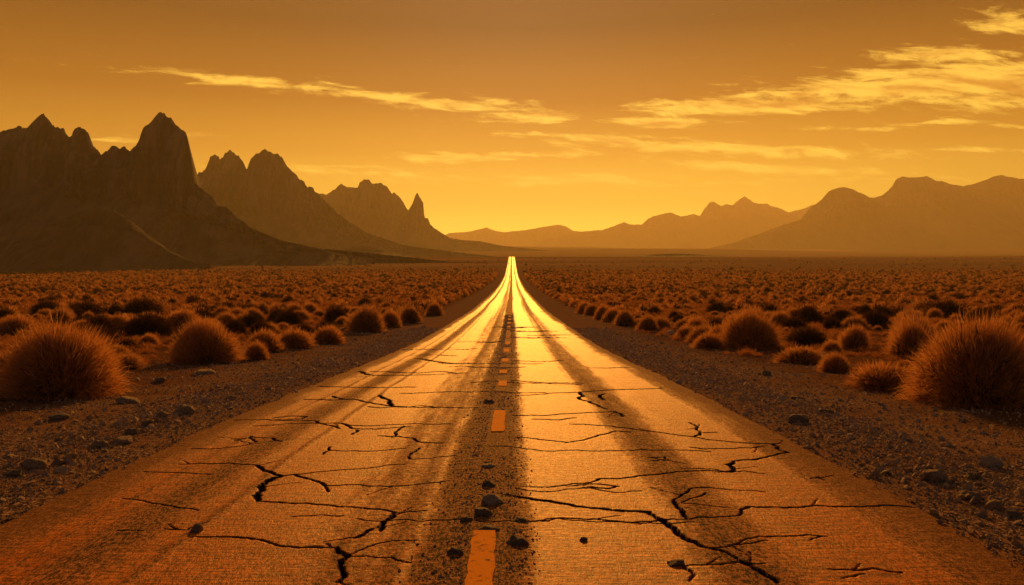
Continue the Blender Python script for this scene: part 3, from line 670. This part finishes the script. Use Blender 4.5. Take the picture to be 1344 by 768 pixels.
# ------------------------------------------------------------------ uncountable cover: instanced
def source_collection(name, meshes):
    c = bpy.data.collections.new(name)
    for i, me in enumerate(meshes):
        c.objects.link(bpy.data.objects.new(f"{name}_{i:02d}", me))
    return c
def scatter(name, label, P, scl, rot, idx, coll, mat):
    me = bpy.data.meshes.new(name); me.vertices.add(len(P)); me.vertices.foreach_set('co', np.asarray(P, np.float32).ravel())
    a = me.attributes.new('scl', 'FLOAT_VECTOR', 'POINT'); a.data.foreach_set('vector', np.asarray(scl, np.float32).ravel())
    a = me.attributes.new('rot', 'FLOAT_VECTOR', 'POINT'); a.data.foreach_set('vector', np.asarray(rot, np.float32).ravel())
    a = me.attributes.new('idx', 'INT', 'POINT'); a.data.foreach_set('value', np.asarray(idx, np.int32))
    o = link(name, me, mat, kind='stuff', label=label)
    g = bpy.data.node_groups.new(name + "_nodes", 'GeometryNodeTree')
    g.interface.new_socket('Geometry', in_out='INPUT', socket_type='NodeSocketGeometry'); g.interface.new_socket('Geometry', in_out='OUTPUT', socket_type='NodeSocketGeometry')
    i_, o_ = g.nodes.new('NodeGroupInput'), g.nodes.new('NodeGroupOutput')
    ci = g.nodes.new('GeometryNodeCollectionInfo'); ci.inputs[0].default_value = coll; ci.inputs['Separate Children'].default_value = True; ci.inputs['Reset Children'].default_value = True
    ip = g.nodes.new('GeometryNodeInstanceOnPoints'); ip.inputs['Pick Instance'].default_value = True
    def na(nm, ty):
        n = g.nodes.new('GeometryNodeInputNamedAttribute'); n.data_type = ty; n.inputs[0].default_value = nm; return n.outputs[0]
    L = g.links.new
    L(i_.outputs[0], ip.inputs['Points']); L(ci.outputs[0], ip.inputs['Instance']); L(na('idx', 'INT'), ip.inputs['Instance Index'])
    L(na('rot', 'FLOAT_VECTOR'), ip.inputs['Rotation']); L(na('scl', 'FLOAT_VECTOR'), ip.inputs['Scale']); L(ip.outputs[0], o_.inputs[0])
    md = o.modifiers.new("scatter", 'NODES'); md.node_group = g
    return o
def low_bush(seed, mat, n=420, w=.05):
    me = blades_mesh(f"low_bush{seed}", n, w, seed, fuzz=.4, inner=(0, .2)); me.materials.append(mat); me.materials.append(M_CORE)
    k = n * 2; mi = np.zeros(k, np.int32); rs = np.random.default_rng(seed)
    core = rs.random(n) < .22; mi[:n][core] = 1; mi[n:][core] = 1
    me.polygons.foreach_set('material_index', mi)
    return me
far_src = source_collection("far_scrub_source", [low_bush(300 + i, M_RUST) for i in range(4)] + [low_bush(310 + i, M_DARKBUSH) for i in range(2)])
tuft_src = source_collection("tuft_source", [blades_mesh(f"tuft{i}", 170, .03, 330 + i, length=(.5, 1.1), inner=(0, .25), emin=.1, fuzz=.2) for i in range(4)])
for o in tuft_src.objects: o.data.materials.append(M_GRASS)

def far_scrub():
    rr = np.random.default_rng(33)
    P, Sc, Ro, Ix = [], [], [], []
    n = 48000
    y = 20 + (520 - 20) * np.sqrt(rr.random(n)); x = rr.uniform(-1, 1, n) * (.80 * y + 10)
    side = np.where(x > XR, 1, -1); a = np.abs(x - XR)
    vg = np.where(side > 0, 6.7, 7.7) + .6
    keep = (a > vg) & (rr.random(n) < sstep(y, 560, 380)) & (rr.random(n) < .35 + .65 * sstep(density(x, y), .36, .6))
    # thinner where the individual bushes stand
    keep &= ~((y < 58) & (rr.random(n) < .55))
    x, y, a, vg = x[keep], y[keep], a[keep], vg[keep]
    tk = np.array(TAKEN)
    near = y < 70
    for i in np.where(near)[0]:
        if ((tk[:, 0] - x[i]) ** 2 + (tk[:, 1] - y[i]) ** 2 < (tk[:, 2] + .2) ** 2).any(): x[i] = np.nan
    k = ~np.isnan(x) & ~((y < 26) & (a < vg + 5)); x, y = x[k], y[k]
    # the front row continues along both verges
    for sd in (-1, 1):
        yy = 55.0
        while yy < 430:
            x = np.append(x, XR + sd * (verge(sd, yy) + rr.uniform(.2, 1.0))); y = np.append(y, yy); yy += rr.uniform(.9, 1.9)
    m2 = 16000; y2 = 430 + 620 * rr.random(m2); x2 = rr.uniform(-1, 1, m2) * .75 * y2; k = (np.abs(x2 - XR) > 8) & (density(x2 / 4, y2 / 4) > .40) & (rr.random(m2) < sstep(y2, 1050, 450) * .35)
    x = np.append(x, x2[k]); y = np.append(y, y2[k])
    n = len(x); z = ground(x, y) - .02
    wr = np.where(rr.random(n) < .5, rr.uniform(.25, .5, n), rr.uniform(.5, 1.0, n)); wr[y < 58] *= .6
    wr *= 1 + .25 * sstep(y, 150, 400)
    h = wr * rr.uniform(.8, 1.35, n)
    dark = rr.random(n) < .22
    ix = np.where(dark, 4 + rr.integers(0, 2, n), rr.integers(0, 4, n))
    rot = np.zeros((n, 3)); rot[:, 2] = rr.uniform(0, 6.28, n)
    scatter("desert_scrub", "endless mass of small rust scrub covering the plain behind the nearer bushes", np.stack([x, y, z], 1), np.stack([wr, wr, h], 1), rot, ix, far_src, M_RUST)
    print("scrub", n)
far_scrub()
def dry_grass():
    rr = np.random.default_rng(35); n = 26000
    y = 12 + 130 * rr.random(n) ** .75; x = rr.uniform(-1, 1, n) * (.78 * y + 6); a = np.abs(x - XR)
    vg = np.where(x > XR, 6.8, 7.9)
    dn = fbm(x / 2.7, y / 2.7, 97, 3)
    k = (a > vg + 2.2 * sstep(28 - y, 0, 14)) & (rr.random(n) < sstep(dn + .16 * sstep(a, 8, 14) + .1 * sstep(y, 20, 40), .46, .66))
    x, y = x[k], y[k]; n = len(x); z = ground(x, y) - .01
    wr = rr.uniform(.12, .34, n) * (1 + .004 * y); h = wr * rr.uniform(.6, 1.1, n)
    rot = np.zeros((n, 3)); rot[:, 2] = rr.uniform(0, 6.28, n)
    scatter("dry_grass", "low orange dry grass filling the ground between the bushes", np.stack([x, y, z], 1), np.stack([wr, wr, h], 1), rot, rr.integers(0, 4, n), tuft_src, M_GRASS)
    print("grass", n)
dry_grass()

# ------------------------------------------------------------------ stones and gravel
def rock_mesh(seed, sub=3, rough=.32, flat=.65):
    import bmesh
    bm = bmesh.new(); bmesh.ops.create_icosphere(bm, subdivisions=sub, radius=1)
    r = np.random.default_rng(seed)
    cuts = []
    for _ in range(9):
        d = r.normal(0, 1, 3); cuts.append((d / np.linalg.norm(d), r.uniform(.62, .92)))
    off = r.uniform(0, 50, 3)
    for v in bm.verts:
        p = np.array(v.co)
        for d, l in cuts:
            s = p @ d
            if s > l: p = p - d * (s - l) * .92
        nz = float(vnoise(p[0] * 2.3 + off[0], p[1] * 2.3 + p[2] * 1.7 + off[1], seed)) - .5
        nz += .4 * (float(vnoise(p[0] * 6 + off[1], p[1] * 6 + p[2] * 5, seed + 1)) - .5)
        p = p * (1 + rough * nz); v.co = (p[0] * 1.1, p[1] * .95, p[2] * flat)
    me = bpy.data.meshes.new(f"rock{seed}"); bm.to_mesh(me); bm.free()
    return me
ROCKS = [rock_mesh(400 + i) for i in range(6)]
ROCKS_D, ROCKS_P = [m.copy() for m in ROCKS], [m.copy() for m in ROCKS]
for m in ROCKS: m.materials.append(M_STONE)
for m in ROCKS_D: m.materials.append(M_STONE_D)
for m in ROCKS_P: m.materials.append(M_STONE_P)
def surf(x, y): return max(float(ground(x, y)), float(PROF(y)) + .012 if abs(x - XR) < 3.6 else -9)
RK = [ # photo x, base row, width px, height px, tone, label
 (239,546,27,14,'S',"rounded grey stone on the left gravel verge, biggest stone on that side"),
 (166,531,32,9,'S',"flat slab stone on gravel in front of the biggest left bush"),
 (42,620,30,15,'S',"grey lump at the left edge of the frame in the stone line beside the road"),
 (15,630,24,10,'D',"dark flat stone at the far left end of the roadside stone line"),
 (74,612,14,8,'S',"small stone right of the grey lump in the left stone line"),
 (92,604,12,8,'S',"pebble-sized stone between the grey lump and the pair by the verge"),
 (126,590,22,11,'S',"angular stone in the left stone line level with the verge's dark patch"),
 (158,584,26,9,'S',"wide low stone in the middle of the left stone line"),
 (170,572,16,10,'D',"dark upright stone in the left stone line"),
 (192,562,14,10,'D',"dark small stone near the rounded grey stone"),
 (212,552,16,8,'S',"small stone touching the left of the rounded grey stone"),
 (75,553,24,10,'D',"dark stone on gravel below the shadow of the biggest left bush"),
 (207,503,18,8,'D',"dark stone by the verge left of the round bush"),
 (266,492,28,9,'S',"flat grey slab at the foot of the round bush on the left"),
 (302,526,14,7,'S',"small stone on the left windrow before the road bends away"),
 (256,703,16,13,'S',"single stone lying on the left lane next to a crack"),
 (646,668,30,15,'P',"pale flat-topped stone in the gravel strip, above the near dash"),
 (634,684,24,15,'D',"dark pointed stone in the gravel strip below the pale stone"),
 (677,723,28,14,'D',"smooth dark oval stone right of the nearest orange dash"),
 (642,704,26,9,'D',"dark flat stone at the head of the nearest orange dash"),
 (612,692,18,10,'D',"dark lump at the left side of the gravel strip"),
 (683,692,24,8,'D',"thin dark stone in the gravel strip beside the big crack"),
 (641,644,18,9,'D',"dark stone buried in the gravel strip above the pale stone"),
 (641,618,18,7,'P',"pale sliver of stone in the middle of the gravel strip"),
 (640,532,14,7,'D',"dark stone in the gravel strip just beyond the second dash"),
 (597,736,20,13,'D',"rough lump left of the nearest orange dash"),
 (767,716,10,7,'D',"little dark pebble alone on the right lane"),
 (890,749,24,8,'D',"flat dark stone beside the crack at the bottom of the right lane"),
 (1304,614,29,17,'P',"pale angular stone in the open gravel below the huge bush"),
 (1230,634,34,19,'S',"largest grey stone on the right verge, left of the pale angular one"),
 (1280,635,18,10,'D',"small dark stone between the grey and the pale angular stones"),
 (1276,658,28,13,'S',"grey stone in the right verge cluster, below the largest one"),
 (1310,671,24,15,'S',"round grey stone in the right verge cluster near the edge"),
 (1336,683,20,11,'D',"dark stone at the right edge of the frame"),
 (1049,557,27,13,'D',"dark stone on the right verge beside the asphalt edge"),
 (1048,525,16,6,'D',"small dark stone on right gravel, above the one by the asphalt edge"),
 (1007,495,12,8,'D',"dark pebble on gravel below the lone round bush"),
 (1084,545,20,7,'D',"low dark stone out on the right gravel flat"),
 (1080,468,12,6,'S',"little grey stone near the lone round bush"),
 (880,438,12,6,'P',"pale small stone in the right front row of bushes"),
]
for k, (px, py, wpx, hpx, tn, lab) in enumerate(RK):
    x, d = at(px, py); w = wpx / F * d * .5; h = hpx / F * d
    d2 = d + w * .6; x2 = x * d2 / d
    me = {'S': ROCKS, 'D': ROCKS_D, 'P': ROCKS_P}[tn][k % 6]
    o = bpy.data.objects.new("stone", me); COL.objects.link(o)
    o.location = (x2, d2, surf(x2, d2) + h * .22); o.scale = (w, w * random.uniform(.75, 1.0), h * .95)
    o.rotation_euler = (random.uniform(-.15, .15), random.uniform(-.15, .15), random.uniform(-.5, .5))
    tag(o, lab, 'stone', 'stones lying on the road and its verges')
peb_src = source_collection("pebble_source", [rock_mesh(450 + i, 1, .4, .7) for i in range(6)])
for o in peb_src.objects: o.data.materials.append(M_GRAVEL)
def gravel(name, label, x, y, sz, seed):
    r = np.random.default_rng(seed); n = len(x)
    on = np.abs(x - XR) < 3.6
    z = np.where(on, PROF(y) + .014 + (fbm(x * .8, y * .5, 63, 3) - .5) * .02, ground(x, y)) + sz * .25
    rot = r.uniform(0, 6.28, (n, 3)) * np.array([.2, .2, 1])
    sc = sz[:, None] * r.uniform(.65, 1.2, (n, 3)) * np.array([1, 1, .5])
    scatter(name, label, np.stack([x, y, z], 1), sc, rot, r.integers(0, 6, n), peb_src, M_GRAVEL)
def verge_gravel():
    r = np.random.default_rng(41)
    n = 150000
    y = 4.2 + 40 * r.random(n) ** 2.0; side = np.where(r.random(n) < .5, -1, 1)
    t = r.random(n); a = 3.5 + np.where(t < .45, np.abs(r.normal(1.0, .45, n)), r.uniform(0.1, 6.0, n))
    sz = np.clip(r.lognormal(-4.85, .62, n), .003, .06) * (1 + .02 * y)
    k = (a > 3.52) & (vnoise(a * 2 + side * 40, y * 1.5, 43) > .22 * r.random(n))
    gravel("gravel", "loose grey gravel spread along both verges of the road", (XR + side * a)[k], y[k], sz[k], 44)
    n = 42000
    y = 4.0 + 60 * r.random(n) ** 2.1; u = .06 + r.normal(0, .16, n)
    k = ((np.abs(u - .13) > .135) | ((np.sin(y * 1.1) > .2) & (y > 5.9) & ~((y > 9.7) & (y < 11.6)))) & (np.abs(u) < .5)
    sz = np.clip(r.lognormal(-5.0, .36, n), .003, .015) * (1 + .03 * y)
    gravel("loose_gravel", "dark loose gravel strip down the middle of the road", (XR + u)[k], y[k], sz[k], 46)
verge_gravel()

# ------------------------------------------------------------------ haze
def haze():
    import bmesh
    bm = bmesh.new(); bmesh.ops.create_cube(bm, size=1)
    x0, x1, y0, y1, z0, z1 = -11000, 11000, -400, 10200, -12.0, 920.0
    for v in bm.verts: v.co = (x1 if v.co.x > 0 else x0, y1 if v.co.y > 0 else y0, z1 if v.co.z > 0 else z0)
    me = bpy.data.meshes.new("haze"); bm.to_mesh(me); bm.free()
    m = bpy.data.materials.new("haze"); m.use_nodes = True; t = m.node_tree; t.nodes.clear()
    v = t.nodes.new('ShaderNodeVolumePrincipled'); v.inputs['Color'].default_value = (*HAZE_COL, 1); v.inputs['Density'].default_value = HAZE_DENS; v.inputs['Anisotropy'].default_value = HAZE_G
    o = t.nodes.new('ShaderNodeOutputMaterial'); t.links.new(v.outputs[0], o.inputs['Volume'])
    link("haze", me, m, kind='stuff', label="thin golden dust haze over the plain")
haze()
